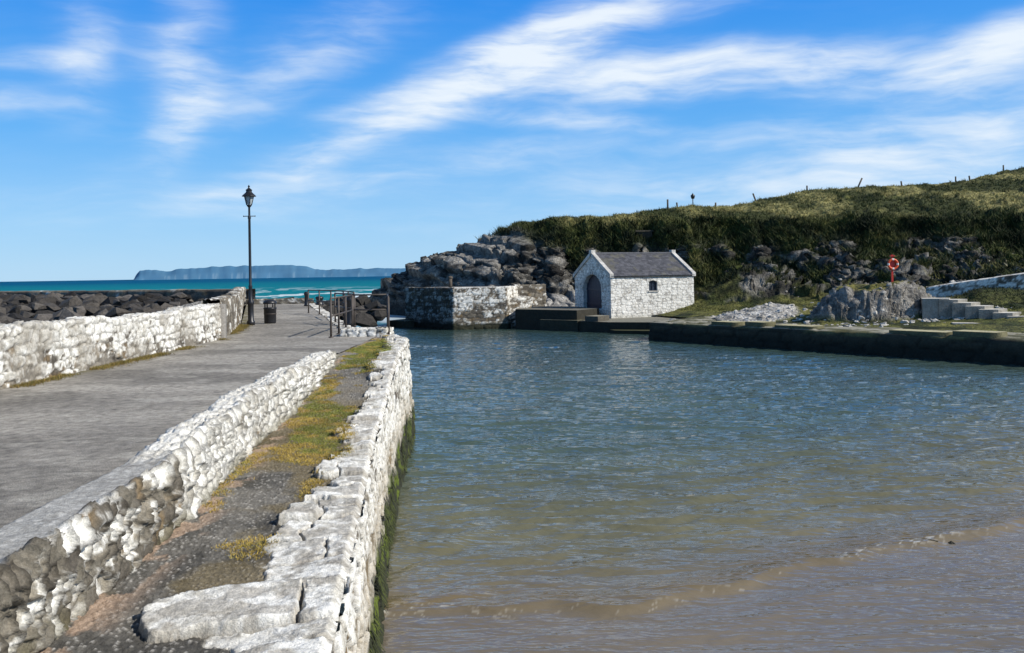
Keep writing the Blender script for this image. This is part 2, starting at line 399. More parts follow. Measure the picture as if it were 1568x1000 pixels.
gx=quayR(gy)+.16-gz*.05
mb=MB();n=len(gy)
L=rng.uniform(.08,.22,n);w=.015
V=np.stack([np.stack([gx,gy-w,gz],-1),np.stack([gx,gy+w,gz],-1),np.stack([gx+rng.uniform(.02,.1,n),gy+rng.normal(0,.03,n),gz-L],-1)],1).reshape(-1,3)
mb.tris(V,np.arange(n*3).reshape(-1,3),np.repeat(mix((.02,.022,.01),(.09,.11,.018),rng.uniform(0,1,n)**2),3,axis=0));mb.build('seaweed',M_GRASS,False)
# ============================================================ boulders
protos=[]
import bmesh
for i in range(10):
    bm=bmesh.new();r_=random.Random(i)
    for k in range(16):
        v=Vector((r_.gauss(0,1),r_.gauss(0,1),r_.gauss(0,1))).normalized()
        v=Vector((v.x*1.1,v.y*.9,v.z*.7))*r_.uniform(.8,1.05);bm.verts.new(v)
    g=bmesh.ops.convex_hull(bm,input=bm.verts)
    bmesh.ops.delete(bm,geom=[x for x in g['geom_interior'] if isinstance(x,bmesh.types.BMVert)],context='VERTS')
    bmesh.ops.triangulate(bm,faces=bm.faces);bm.verts.index_update()
    protos.append((np.array([v.co[:] for v in bm.verts]),np.array([[v.index for v in f.verts] for f in bm.faces])));bm.free()
def rocks(mb,x,y,z,s,cols):
    for i in range(len(x)):
        V,T=protos[i%10]
        a,b=rng.uniform(0,6.28),rng.uniform(-.6,.6)
        R=np.array([[math.cos(a),-math.sin(a),0],[math.sin(a),math.cos(a),0],[0,0,1]])@np.array([[1,0,0],[0,math.cos(b),-math.sin(b)],[0,math.sin(b),math.cos(b)]])
        mb.tris(V@R.T*s[i]+np.array([x[i],y[i],z[i]]),T,cols[i])
bline=lambda y_:-(11.3+.22*(y_-18))        # edge between shingle and boulders
mb=MB()
n=1500
by=rng.uniform(15,62,n);bx=bline(by)-rng.uniform(0,1,n)**.8*26
bz=1.75+.75*ss(30,56,by)+rng.uniform(-.35,.35,n)
s=rng.uniform(.35,.85,n)*(.8+.2*ss(20,30,by))
rocks(mb,bx,by,bz,s,mix((.022,.02,.018),(.13,.115,.098),rng.uniform(0,1,n)**1.4))
mb.build('breakwater_boulders',M_ROCK,False)
mb=MB()
n=300;by=rng.uniform(64,84,n);bx=-np.interp(by,[64,84],[13,22])+rng.uniform(-9,4.5,n);bz=rng.uniform(-.3,.9,n)+1.2*np.exp(-((by-68)/4)**2)
rocks(mb,bx,by,bz,rng.uniform(.4,1.1,n),mix((.025,.023,.02),(.09,.08,.07),rng.uniform(0,1,n)))
mb.build('shore_rocks',M_ROCK,False)
xs=np.arange(-48,-8.2,.12);y=np.arange(2,64,.16)
X,Yg=np.meshgrid(xs,y,indexing='ij')
lim=np.interp(Yg,[24.3,31,54],[-8.4,-9.9,-16.6])
X=np.minimum(X,lim)
edge=bline(Yg)
hump=.45*np.exp(-((X-(edge+lim)/2)/1.8)**2)*ss(24,32,Yg)
Z=2.2+hump+.2*(fbm(X*.5,Yg*.5,0,4,101)-.5)-1.5*ss(58,64,Yg)-.7*ss(0,2.,edge-X)
v=vor(X*3.2,Yg*3.2,102);Z+=.09*ss(.6,.1,v[0])*v[2]
Z=Z-2.5*ss(-42,-48,X)
C=mix((.10,.095,.085),(.28,.265,.24),v[2]);C=mix((.05,.045,.04),C,ss(.7,.35,v[0]))
C=mix(C,(.025,.023,.02),ss(0,1.5,edge-X))
mb=MB();mb.grid(np.stack([X,Yg,Z],-1),C);mb.build('shingle_bank',M_ROCK)
mb=MB()
n=4500;by=rng.uniform(20,52,n);l0=np.interp(by,[20,24.3,31,54],[-8.5,-8.6,-10.1,-16.8]);bx=l0+(bline(by)-l0)*rng.uniform(0,1.1,n)
bz=2.22+.45*np.exp(-((bx-(bline(by)+l0)/2)/1.8)**2)*ss(24,32,by)
rocks(mb,bx,by,bz,rng.uniform(.05,.16,n),mix((.10,.095,.085),(.38,.36,.325),rng.uniform(0,1,n)))
mb.build('shingle_stones',M_ROCK,False)
mb=MB();sweep(mb,[(-46,68),(-17.2,57.5)],lambda u,x,y:[(0,1),(0,3.25),(-.9,3.27),(-.9,0)],.2,.15,rub(1.6,1.2,.06,105,.05))
mb.build('breakwater_wall',M_ROCK)
# ============================================================ hill
b2=lambda px:(px-784)/1358.
cols={ 555:[(99,-1.4),(100,-1.2),(101,-1),(102,-1.),(103,-1.)],
 575:[(92,-1),(94,.6),(95,1.5),(96,2.1),(98,2.4)],600:[(89,-1),(91,1.2),(93,2.5),(95,3.3),(97,3.8)],
 640:[(84,-1),(86,1.6),(88.5,3.6),(92,4.6),(96,5.1)],690:[(78,-1),(80,1.8),(83,4.6),(88,6.0),(95,6.5)],
 750:[(74,-.5),(76,1.8),(80,5.2),(86,7.0),(95,7.7)],790:[(72,.3),(75,1.9),(80,5.6),(86,8.3),(95,9.2)],
 830:[(70,1.),(74,1.9),(79,5.2),(84.5,8.8),(92,9.4)],900:[(67,.9),(74,1.6),(79,5),(83.5,8.8),(90,9.3)],
 960:[(66,.8),(74,1.5),(78.5,5.0),(82.5,8.6),(90,9.2)],1010:[(64,.8),(73,1.4),(78,5.0),(82,8.8),(92,10)],
 1060:[(59,.85),(72,1.3),(77,4.8),(81,8.7),(92,10.6)],1110:[(50.5,.95),(70,1.3),(76,4.8),(80,8.5),(95,10.9)],
 1180:[(48,.95),(68,1.3),(75,4.8),(79,8.4),(98,11.9)],1250:[(46,1.),(67,1.5),(74,4.8),(78,8.2),(98,12.7)],
 1330:[(43.8,1.),(65,1.9),(72,5.0),(76,8.1),(98,12.9)],1440:[(41.2,1.),(62,2.3),(70,5.),(74.5,7.9),(100,13.4)],
 1500:[(40,1.),(60,2.6),(69,5.),(73.5,7.8),(100,14.2)],1568:[(38.6,1.),(58,2.9),(68,5.1),(72.5,7.8),(100,15.1)],
 1700:[(36.1,1.),(56,3.2),(66,5.5),(70.5,8.),(100,16.5)],2100:[(31,1.),(50,3.6),(60,5.8),(69,8.4),(95,17)]}
ks=sorted(cols);bk=np.array([b2(k) for k in ks])
nb=840;bear=np.linspace(bk[0],bk[-1],nb)
ctrl=[]
for k in range(5):
    ctrl.append((np.interp(bear,bk,[cols[q][k][0] for q in ks]),np.interp(bear,bk,[cols[q][k][1] for q in ks])))
fall=ss(b2(820),b2(720),bear)
ctrl.append((ctrl[4][0]+10,ctrl[4][1]-.8-fall*(ctrl[4][1]+.5)*.9))
ctrl.append((ctrl[4][0]+70,ctrl[4][1]*(1-fall)-1.5*fall-2))
seg=[90,80,90,100,22,14];Dl=[];Zl=[]
for (d0,z0),(d1,z1),n in zip(ctrl[:-1],ctrl[1:],seg):
    for t in np.linspace(0,1,n,endpoint=False):Dl.append(d0+(d1-d0)*t);Zl.append(z0+(z1-z0)*t)
D=np.array(Dl).T;Z=np.array(Zl).T
for _ in range(3):
    Z[:,1:-1]=(Z[:,:-2]+2*Z[:,1:-1]+Z[:,2:])/4
B=np.broadcast_to(bear[:,None],D.shape)
px_=784+1358*B
X=B*D;Yg=D+2.8*(fbm(B*30,D*.02,0,4,110)-.5)*ss(0,8,D-D[:,:1])*ss(30,55,D)
scarp=ss(1.5,3,Z)*ss(9.8,7.8,Z)
Yg=Yg+scarp*ss(780,840,px_)*(5.2*(fbm(X*.36,Z*.12,0,4,210)-.5)+2.4*(fbm(X*1.1,Z*.4,0,3,211)-.5))
def gauss(cx,cy,rx,ry,h):return h*np.exp(-((X-cx)/rx)**2-((Yg-cy)/ry)**2)
mnd=gauss(19.9,48.9,3.0,2.0,1.)
Z=Z+1.75*ss(.12,.75,mnd+.25*(fbm(X*.7,Yg*.7,0,3,240)-.5))+gauss(15.4,53,2.8,2.4,.85)+gauss(26.5,50,4,2.6,.8)+gauss(18.,68,3.5,2.6,2.2)+gauss(26,66,5,3,1.0)
inl=ss(0,6,D-D[:,:1])
rocky=ss(40,-15,px_-(785+(9.0-Z)*14)+60*(fbm(X*.25,Yg*.15,Z*.4,3,111)-.5))
amp=inl*(.30+.7*ss(1.3,2.5,Z))
big=fbm(X*.16,Yg*.16,Z*.1,4,112)-.5
rid=1-np.abs(fbm(X*.35,Yg*.22,Z*.35,4,113)-.5)*4
Z2=Z+amp*(1.3*big*ss(52,58,D)+.5*(rid-.4)*(1-.7*rocky)*ss(50,58,D)+.5*(1-.6*rocky)*(fbm(X*1.1,Yg*1.1,Z,4,114)-.5))*(1-.55*ss(88,97,D))
st_=(Z*.85+X*.20+1.2*fbm(X*.12,Yg*.12,0,4,118))
strata=st_-np.floor(st_);step=ss(.0,.14,strata);lay=np.floor(st_)
lh=_h(lay.astype(np.int64),lay.astype(np.int64)*0,lay.astype(np.int64)*0,119)
P=np.stack([X,Yg,Z2],-1);Nn=normals(P);Nn*=np.sign(Nn[...,2:3]+1e-9)
slope=1-Nn[...,2]
mrock=ss(.07,.2,slope)*ss(1.15,1.4,Z2)*ss(.03,.1,mnd)
lowcl=ss(.48,.55,fbm(X*.2,Yg*.1,Z*.3,4,117)+.11*ss(1050,1300,px_)-.05*ss(4,7,Z2))*ss(6.8,5.6,Z2)*ss(1.1,1.8,Z2)*ss(.06,.16,slope)*ss(54,60,D)
crg=np.abs(fbm(X*.55,Yg*.55,Z2*1.1,5,216)-.5)
crk=np.abs(fbm(X*.5+Z*.2,Yg*.3,Z2*.25,4,217)-.5)
out=P+Nn*(amp*(.5-.3*rocky)*(fbm(X*.8,Yg*.8,Z2*.8,5,116)-.5)+lowcl*(crg*-5+.7)+mrock*(np.abs(fbm(X*1.3,Yg*1.3,Z2*2.,4,241)-.5)*-2+.25)
   +rocky*inl*(.75*(step*(.5+.7*lh)-strata*.8)-.5*ss(.05,0,crk)+.35*(fbm(X*1.5,Yg*1.5,Z2*3,4,218)-.5)))[...,None]
rk=np.clip(rocky*ss(8.0,7.0,Z2+1.6*(fbm(X*.4,Yg*.4,0,3,120)-.5))+lowcl*ss(.42,.5,fbm(X*.7,Yg*.7,Z2*.9,4,227)+.04)+mrock,0,1)
fl=fbm(X*.5,Yg*.5,Z2*.5,4,121)
g=mix((.013,.021,.005),(.055,.066,.014),ss(.35,.65,fl))
g=mix(g,(.15,.14,.04),ss(.59,.68,fbm(X*.7,Yg*.3,Z2*.8,4,221))*.5)
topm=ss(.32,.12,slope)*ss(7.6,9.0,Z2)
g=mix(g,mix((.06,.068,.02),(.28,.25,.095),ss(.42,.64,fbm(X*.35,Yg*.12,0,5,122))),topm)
lowg=ss(2.9,1.6,Z2)
g=mix(g,mix((.055,.065,.015),(.18,.17,.045),fbm(X*1.2,Yg*1.2,0,3,124)),lowg*ss(.36,.5,fbm(X*.6,Yg*.6,0,3,123)))
g=mix(g,mix((.09,.09,.02),(.24,.21,.055),fbm(X*1.5,Yg*1.5,0,3,243)),ss(.3,.6,mnd))
rn=fbm(X*.8,Yg*.8,Z2*2.4,5,124)
r=mix((.04,.038,.033),(.19,.18,.158),ss(.35,.62,rn))
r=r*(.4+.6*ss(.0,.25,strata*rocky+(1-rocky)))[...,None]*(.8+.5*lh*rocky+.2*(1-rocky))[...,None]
r=mix((.018,.016,.014),r,ss(.0,.04,crg)*.85+.15)
r=mix(r,(.32,.305,.275),rocky*ss(.35,.12,slope)*ss(.42,.58,fbm(X*.4,Yg*.4,0,4,230))*.6)  # sunlit crests painted paler on the flatter headland rock
r=mix(r,mix((.08,.075,.065),(.34,.32,.285),fbm(X*1.6,Yg*1.6,Z2*3,4,244)),mrock)
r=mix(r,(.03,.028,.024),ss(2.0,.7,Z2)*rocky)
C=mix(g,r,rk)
shing=ss(.44,.52,.55*np.exp(-((X-14.4)/2.8)**2-((Yg-53.)/4.)**2)+.25*(fbm(X*.5,Yg*.5,0,4,125))+.14)*ss(2.4,1.9,Z2)*ss(1000,1060,px_)
C=mix(C,mix((.24,.23,.205),(.62,.595,.55),fbm(X*4,Yg*4,0,3,126)),shing*(1-lowcl)*(1-mrock))
shl=ss(2.2,1.7,Z2)*ss(770,800,px_)*ss(1000,960,px_);C=mix(C,(.34,.33,.31),shl*.8)
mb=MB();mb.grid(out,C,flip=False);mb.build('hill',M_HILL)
n=54000
ii=rng.integers(0,nb,n);jj=rng.integers(30,D.shape[1]-36,n)
ok=(rk[ii,jj]<.3)&(shing[ii,jj]<.4)&(Z2[ii,jj]>1.15)&(shl[ii,jj]<.3)
ii,jj=ii[ok],jj[ok];q=out[ii,jj]
cl=C[ii,jj]*1.3
mb=MB();sz=np.where((Z2[ii,jj]>2.9)&(D[ii,jj]>55),rng.uniform(.2,.65,len(ii)),.12)*(1-.5*topm[ii,jj])
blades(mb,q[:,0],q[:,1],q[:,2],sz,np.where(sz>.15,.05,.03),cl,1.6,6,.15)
mb.build('hill_grass',M_GRASS,False)
mb=MB()
n=520;bx=np.r_[rng.normal(14.4,1.9,300),rng.normal(19.6,2.6,160),rng.uniform(20,38,60)];by=np.r_[rng.normal(52.5,2.6,300),rng.normal(46.2,.8,160),rng.uniform(60,66,60)]
bzs=[];ok=[]
for x_,y_ in zip(bx,by):
    i=int(np.clip((x_/y_-bear[0])/(bear[-1]-bear[0])*(nb-1),0,nb-1));j=int(np.argmin(np.abs(Yg[i]-y_)));bzs.append(out[i,j,2]);ok.append(y_>52-16.5*(x_-8)/12.4+4)
ok=np.array(ok);bzs=np.array(bzs)
rocks(mb,bx[ok],by[ok],bzs[ok]-.03,(rng.uniform(.07,.26,n))[ok],mix((.22,.205,.18),(.58,.55,.49),rng.uniform(0,1,n))[ok])
mb.build('limestone_rocks',M_ROCK,False)
def hz(px,Dd):
    i=int(np.argmin(np.abs(bear-b2(px))));j=int(np.argmin(np.abs(D[i]-Dd)));return out[i,j]
def skyl(px):
    i=int(np.argmin(np.abs(bear-b2(px))));e=(out[i,:,2]-4)/out[i,:,1];j=int(np.argmax(e));return out[i,j]
mb=MB()
for px,hh,ln in[(1024,1.0,0),(1040,.5,.1),(1163,.8,.4),(1312,1.0,-.6),(1467,.6,0),(1490,.5,.1),(1100,.5,0),(1240,.5,0),(1385,.5,0.1),(1540,.6,0)]:
    p=skyl(px);tube(mb,(p[0],p[1],p[2]-.3),(p[0]-ln,p[1],p[2]+hh),.09,6)
mb.build('fence_posts',M_WOOD)
p=skyl(1061);L=MB()
tube(L,(p[0],p[1],p[2]-.3),(p[0],p[1],p[2]+.7),.05);lathe(L,[(.001,.65),(.16,.7),(.24,1.0),(.05,1.2),(.001,1.3)],8,p[0],p[1],p[2]);L.build('hilltop_lamp',M_BLACK)
p=hz(985,80.5);mb=MB();mb.box((p[0]-.7,p[1]-.4,p[2]-1.2),(p[0]+.7,p[1]+.4,p[2]+.7),(.07,.055,.04));mb.box((p[0]-.8,p[1]-.5,p[2]+.7),(p[0]+.8,p[1]+.5,p[2]+.83),(.1,.085,.06));mb.build('stone_pillar',M_FAR,False)
# ============================================================ far quay right
mb=MB()
def fq(U,V,P,N):
    e,ID,tl=stones(U,V,P,1.6,.45,131,.06,.12)
    z=P[...,2]+.25*(fbm(U*.8,V,0,3,132)-.5)
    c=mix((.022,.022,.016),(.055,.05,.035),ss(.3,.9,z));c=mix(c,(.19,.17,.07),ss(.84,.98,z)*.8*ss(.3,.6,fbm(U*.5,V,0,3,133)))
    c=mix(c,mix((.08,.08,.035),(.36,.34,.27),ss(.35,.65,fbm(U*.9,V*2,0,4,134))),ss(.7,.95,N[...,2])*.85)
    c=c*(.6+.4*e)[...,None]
    return .05*(e-.5)+.03*tl,c
sweep(mb,[(12.2,57),(8.0,52.0),(20.4,35.5),(31,21.5)],lambda u,x,y:[(0.1,-.9),(0.0,.98),(-.25,1.04),(-3.6,1.02)],.12,.1,fq,flip=False)
for k,(tt,w,h) in enumerate([(.22,1.6,.16),(.42,2.2,.12),(.33,1.2,.22),(.72,2.6,.12),(.86,1.8,.2)]):
    x0=8+12.4*tt;y0=52-16.5*tt;dx,dy=.601,-.799;nx,ny=.799,.601
    a=(x0+.15*nx,y0+.15*ny);pts=[a,(a[0]+dx*w,a[1]+dy*w),(a[0]+dx*w+nx*1.,a[1]+dy*w+ny*1.),(a[0]+nx*1.,a[1]+ny*1.)]
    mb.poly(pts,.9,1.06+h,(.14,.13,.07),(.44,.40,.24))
mb.build('harbour_quay',M_FAR)
mb=MB()
fn=rub(.62,.27,.05,141,lambda P:.36+.3*ss(1.2,2.4,P[...,2])*(P[...,0]>-4.2),.09,.015)
def fnb(U,V,P,N):
    d,c=fn(U,V,P,N);z=P[...,2]+.3*(fbm(U,V,0,3,9)-.5)
    c=mix(c,(.035,.035,.02),ss(.6,.3,z))
    c=c*(1-.6*(P[...,0]<-4.35))[...,None];return d,c  # left face darkened in the colour as the shaded side
sweep(mb,[(-8.4,70),(-4.3,64.0),(-.4,64.6),(.4,69)],lambda u,x,y:[(.15,-.8),(0,3.02),(-.4,3.05)],.07,.055,fnb)
mb.poly([(-8.2,70),(-4.4,64.2),(-.55,64.8),(.2,72),(-6,73)],2.7,3.0,(.25,.24,.22))
sweep(mb,[(-.5,65.3),(1.5,66.4),(1.,70)],lambda u,x,y:[(.1,-.5),(0,2.2),(-1.,2.25)],.08,.06,fn)
sweep(mb,[(.2,70),(2.7,71),(2.6,72)],lambda u,x,y:[(.0,0),(0,3.1),(-.6,3.1)],.08,.06,rub(.6,.3,.03,143,.15))
mb.poly([(-9.6,69.2),(-8.2,67.4),(-7,70),(-8.4,72)],-.6,.5,(.05,.045,.03),(.09,.085,.05))
mb.build('stone_pier',M_FAR)
mb=MB();tube(mb,(-4.6,66,2.9),(-4.6,66,3.75),.14);lathe(mb,[(.17,0),(.2,.08),(.15,.16),(.001,.2)],10,-4.6,66,3.7);mb.build('mooring_post',M_WOOD)
mb=MB()
dk=(.035,.032,.023)
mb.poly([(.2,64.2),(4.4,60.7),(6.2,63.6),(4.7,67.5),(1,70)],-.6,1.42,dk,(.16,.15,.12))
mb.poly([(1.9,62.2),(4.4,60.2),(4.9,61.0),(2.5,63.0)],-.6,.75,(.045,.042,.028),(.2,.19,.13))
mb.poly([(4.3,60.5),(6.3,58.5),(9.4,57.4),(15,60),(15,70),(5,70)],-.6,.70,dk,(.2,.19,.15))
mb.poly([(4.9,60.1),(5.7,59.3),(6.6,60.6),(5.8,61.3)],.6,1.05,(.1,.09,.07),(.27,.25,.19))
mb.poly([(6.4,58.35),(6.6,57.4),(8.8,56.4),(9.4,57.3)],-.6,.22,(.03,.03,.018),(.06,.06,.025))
mb.build('boathouse_slipway',M_FAR,False)
# ============================================================ boathouse
H0=(7.0,63.0,.6);BH=empty('boathouse',H0,math.atan2(.438,.899))
Lh,Wh,Ez,Rz=7.29,5.07,3.1,4.68
def wallgrid(fa,n1,n2,l1,l2,openf,fn):
    a=np.linspace(0,l1,n1);b=np.linspace(0,l2,n2);A,Bb=np.meshgrid(a,b,indexing='ij')
    P=fa(A,Bb);N=normals(P);d,c=fn(A,Bb,P,N)
    am=(A[:-1,:-1]+A[1:,1:])/2;bm_=(Bb[:-1,:-1]+Bb[1:,1:])/2
    return P+N*d[...,None],c,openf(am,bm_)
wf=rub(.44,.2,.028,151,.80,.10,.004)
def wf2(U,V,P,N):
    d,c=wf(U,V,P,N);c=mix(c,(.72,.70,.65),np.full(d.shape,.34));c=mix(c,(.3,.28,.2),ss(.5,.0,V)*.5);return d,c
mb=MB()
wa0,wa1,wz0,wz1=3.25,4.0,2.0,2.75
def so(a,b):
    arch=wz1-.18+.18*np.sqrt(np.clip(1-((a-(wa0+wa1)/2)/.375)**2,0,1))
    return ~((a>wa0)&(a<wa1)&(b>wz0)&(b<arch))
P,c,m=wallgrid(lambda A,B_:np.stack([A,0*A,B_],-1),220,110,Lh,Ez,so,wf2);mb.grid(P,c,m)
P,c,m=wallgrid(lambda A,B_:np.stack([Lh-A,0*A+Wh,B_],-1),90,40,Lh,Ez,lambda a,b:a>-1,wf2);mb.grid(P,c,m)
roofz=lambda b:Ez+(Rz-Ez)*(1-np.abs(b-Wh/2)/(Wh/2))
dw,dz0,dzs=1.28,.75,2.15
def go(a,b):
    arch=dzs+np.sqrt(np.clip(dw**2-(a-Wh/2)**2,0,9))*.85
    return (b<roofz(a))&~((np.abs(a-Wh/2)<dw)&(b>dz0)&(b<arch))
P,c,m=wallgrid(lambda A,B_:np.stack([0*A,Wh-A,B_],-1),150,130,Wh,Rz,go,wf2);mb.grid(P,c,m)
P,c,m=wallgrid(lambda A,B_:np.stack([0*A+Lh,A,B_],-1),80,70,Wh,Rz,lambda a,b:b<roofz(a),wf2);mb.grid(P,c,m)
mb.build('walls',M_FAR,True,BH)
mb=MB()
def reveal(pts,dx,dy,C):
    P=np.array([[p,(p[0]+dx,p[1]+dy,p[2])] for p in pts]);mb.grid(P,C)
dp=[(0,Wh/2-dw,dz0),(0,Wh/2-dw,dzs)]+[(0,Wh/2-dw*math.cos(t),dzs+.85*dw*math.sin(t)) for t in np.linspace(0,math.pi,16)]+[(0,Wh/2+dw,dz0)]
reveal(dp,.35,0,(.5,.49,.46))
wp=[(wa0,0,wz0),(wa0,0,wz1-.18)]+[((wa0+wa1)/2-.375*math.cos(t),0,wz1-.18+.18*math.sin(t)) for t in np.linspace(0,math.pi,10)]+[(wa1,0,wz0),(wa0,0,wz0)]
reveal(wp,0,.2,(.5,.49,.46))
mb.box((wa0-.08,-.07,wz0-.1),(wa1+.08,.1,wz0-.002),(.4,.38,.34))
for t in np.linspace(0,math.pi,15):
    cy=Wh/2-(dw+.14)*math.cos(t);cz=dzs+(.85*dw+.14)*math.sin(t)
    mb.box((-.05,cy-.11,cz-.11),(.02,cy+.11,cz+.11),(.5,.48,.44))
mb.build('openings_trim',M_FAR,False,BH)
mb=MB()
for k in range(11):
    y0=Wh/2-dw+2*dw*k/11;y1=y0+2*dw/11-.02;ym=(y0+y1)/2
    zt=dzs+.85*math.sqrt(max(dw**2-(ym-Wh/2)**2,0))+.02
    mb.box((.3,y0,dz0),(.36,y1,zt),(0,0,0))
for z in(1.0,2.1):mb.box((.26,Wh/2-dw,z),(.3,Wh/2+dw,z+.14),(0,0,0))
mb.box((.36,Wh/2-dw,dz0),(.38,Wh/2+dw,3.3),(0,0,0));mb.build('door',M_NAVY,False,BH)
mb=MB();mb.box((wa0,.17,wz0),(wa1,.19,wz1),(0,0,0));mb.build('window_glass',M_GLASS,False,BH)
mb=MB()
for a,b in((wa0,wa0+.06),(wa1-.06,wa1),((wa0+wa1)/2-.025,(wa0+wa1)/2+.025)):mb.box((a,.13,wz0),(b,.165,wz1-.02),(0,0,0))
mb.box((wa0+.06,.135,wz0+.36),(wa1-.06,.16,wz0+.4),(0,0,0));mb.build('window_frame',M_GLASS,False,BH)
mb=MB()
sl=math.hypot(Rz-Ez,Wh/2)
for side in(0,1):
    A,S=np.meshgrid(np.linspace(-.02,Lh+.02,240),np.linspace(-.18,sl,110),indexing='ij')
    row=np.floor(S/.2);fr=S/.2-row;cl_=np.floor(A/.3+.5*(row%2))
    ID=_h(cl_.astype(np.int64),row.astype(np.int64),row.astype(np.int64)*0,7)
    fa=A/.3+.5*(row%2)-cl_
    yy=S/sl*Wh/2;zz=Ez+S/sl*(Rz-Ez)+.09+.02*(1-fr)
    if side:yy=Wh-yy
    c=mix((.055,.057,.066),(.105,.105,.118),ID)*(.55+.45*ss(0,.1,fr)*ss(0,.06,fa))[...,None]
    c=mix(c,(.15,.14,.09),ss(.6,.75,fbm(A*1.5,S*1.5,side,3,8))*.4)
    mb.grid(np.stack([A,yy,zz],-1),c,flip=bool(side))
mb.box((0,Wh/2-.1,Rz+.07),(Lh,Wh/2+.1,Rz+.19),(.13,.13,.14))
mb.build('roof',M_FAR,False,BH)
mb=MB()
for a0 in(-.12,Lh-.2):
    for side in(0,1):
        n=9
        for k in range(n):
            s0=(k-.4)/n*1.0;s1=(k+.57)/n
            def pt(s,up):
                yy=s*Wh/2;zz=Ez+s*(Rz-Ez)+up;return(Wh-yy if side else yy,zz)
            y0,z0=pt(s0,.0);y1,z1=pt(s1,0)
            V=np.array([(a,yy,zz+u) for a in(a0,a0+.32) for (yy,zz) in((y0,z0),(y1,z1)) for u in(-.02,.24)])
            F=np.array([(0,2,3),(0,3,1),(4,7,6),(4,5,7),(1,3,7),(1,7,5),(0,1,5),(0,5,4),(2,6,7),(2,7,3),(0,4,6),(0,6,2)])
            mb.tris(V,F,np.array((.52,.5,.46))*random.uniform(.8,1.1))
mb.box((-.14,Wh/2-.16,Rz+.1),(.22,Wh/2+.16,Rz+.36),(.5,.48,.44));mb.box((Lh-.22,Wh/2-.16,Rz+.1),(Lh+.14,Wh/2+.16,Rz+.36),(.5,.48,.44))
mb.box((0,-.1,Ez-.1),(Lh,-.02,Ez-.02),(.06,.06,.06))
mb.build('gable_coping',M_FAR,False,BH)
# ============================================================ steps, path wall, life ring
mb=MB()
for k in range(8):
    x0=22.6+.42*k;y0=46.3-.5*k;z=2.3-.155*k
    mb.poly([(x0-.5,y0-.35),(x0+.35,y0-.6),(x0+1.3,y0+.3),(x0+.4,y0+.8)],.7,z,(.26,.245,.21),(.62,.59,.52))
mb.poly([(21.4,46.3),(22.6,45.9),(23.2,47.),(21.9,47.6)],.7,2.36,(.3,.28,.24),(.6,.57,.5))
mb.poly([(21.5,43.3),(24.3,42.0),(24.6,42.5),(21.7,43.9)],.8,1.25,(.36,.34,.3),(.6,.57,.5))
mb.build('stone_steps',M_FAR,False)
mb=MB();pw=rub(.9,.5,.02,161,.6,.1)
sweep(mb,[(24.5,52.5),(26,51.8),(29,50.2),(34,48)],lambda u,x,y:[(0,np.interp(x,[24,29,34],[2.2,2.7,3.2])-.6),(0,np.interp(x,[24,29,34],[2.72,3.55,4.2])),(-.5,np.interp(x,[24,29,34],[2.76,3.6,4.25])),(-.5,1)],.1,.08,pw)
mb.build('path_wall',M_FAR)
i=hz(1362,48.6);LR=empty('life_ring_station',(i[0],i[1],i[2]-.1))
mb=MB();mb.box((-.05,-.04,-.2),(.05,.04,1.6),(0,0,0));mb.box((-.16,-.06,.75),(.16,-.04,1.35),(0,0,0));mb.box((-.12,-.1,1.5),(.12,.06,1.56),(0,0,0));mb.build('post',M_RED,False,LR)
def ring(name,a0,a1,mat):
    m_=MB();A,T=np.meshgrid(np.linspace(a0,a1,14),np.linspace(0,2*math.pi,13),indexing='ij')
    r=.25+.06*np.cos(T);m_.grid(np.stack([r*np.cos(A),-.13+.06*np.sin(T),1.08+r*np.sin(A)],-1),(0,0,0));m_.build(name,mat,True,LR)
for k in range(4):
    ring('ring_segment_%d'%k,k*math.pi/2+.22,(k+1)*math.pi/2-.2,M_ORANGE);ring('ring_band_%d'%k,k*math.pi/2-.2,k*math.pi/2+.22,M_WHITE)
# ============================================================ street lamp
LP=empty('street_lamp',(-9.15,31.,DZ))
mb=MB()
lathe(mb,[(.001,0),(.14,0),(.14,.12),(.1,.16),(.1,.7),(.12,.74),(.12,.8),(.07,.9),(.06,1.3),(.075,1.34),(.05,1.4),(.042,3.7),(.06,3.74),(.038,3.8),(.034,4.1),(.08,4.16),(.1,4.2),(.001,4.21)],16)
tube(mb,(-.2,0,3.8),(.2,0,3.8),.014)
for s_ in(-1,1):lathe(mb,[(.001,-.03),(.024,0),(.001,.03)],8,.2*s_,0,3.8)
mb.build('post',M_BLACK,True,LP)
mb=MB();lathe(mb,[(.001,4.22),(.09,4.22),(.155,4.48),(.001,4.48)],6);mb.build('lantern_glass',M_LANT,False,LP)
mb=MB()
for k in range(6):
    t=k*math.pi/3;tube(mb,(.095*math.cos(t),.095*math.sin(t),4.2),(.165*math.cos(t),.165*math.sin(t),4.49),.012,6)
lathe(mb,[(.165,4.48),(.25,4.49),(.23,4.52),(.12,4.62),(.1,4.65),(.1,4.69),(.12,4.71),(.035,4.78),(.025,4.81),(.04,4.84),(.001,4.9)],12)
mb.build('lantern_frame',M_BLACK,False,LP)
LB=empty('litter_bin',(-8.75,32.,DZ))
mb=MB()
lathe(mb,[(.001,0),(.2,0),(.21,.04),(.22,.5),(.235,.52),(.235,.56),(.2,.565),(.2,.5),(.001,.5)],20)
for k in range(4):
    t=k*math.pi/2+.78;tube(mb,(.2*math.cos(t),.2*math.sin(t),.55),(.2*math.cos(t),.2*math.sin(t),.72),.025,6)
lathe(mb,[(.24,.7),(.25,.72),(.22,.79),(.1,.84),(.001,.85)],20)
mb.build('body',M_BLACK,True,LB)
mb=MB();lathe(mb,[(.222,.32),(.226,.32),(.226,.35),(.222,.35)],20);mb.build('band',M_GALV,True,LB)
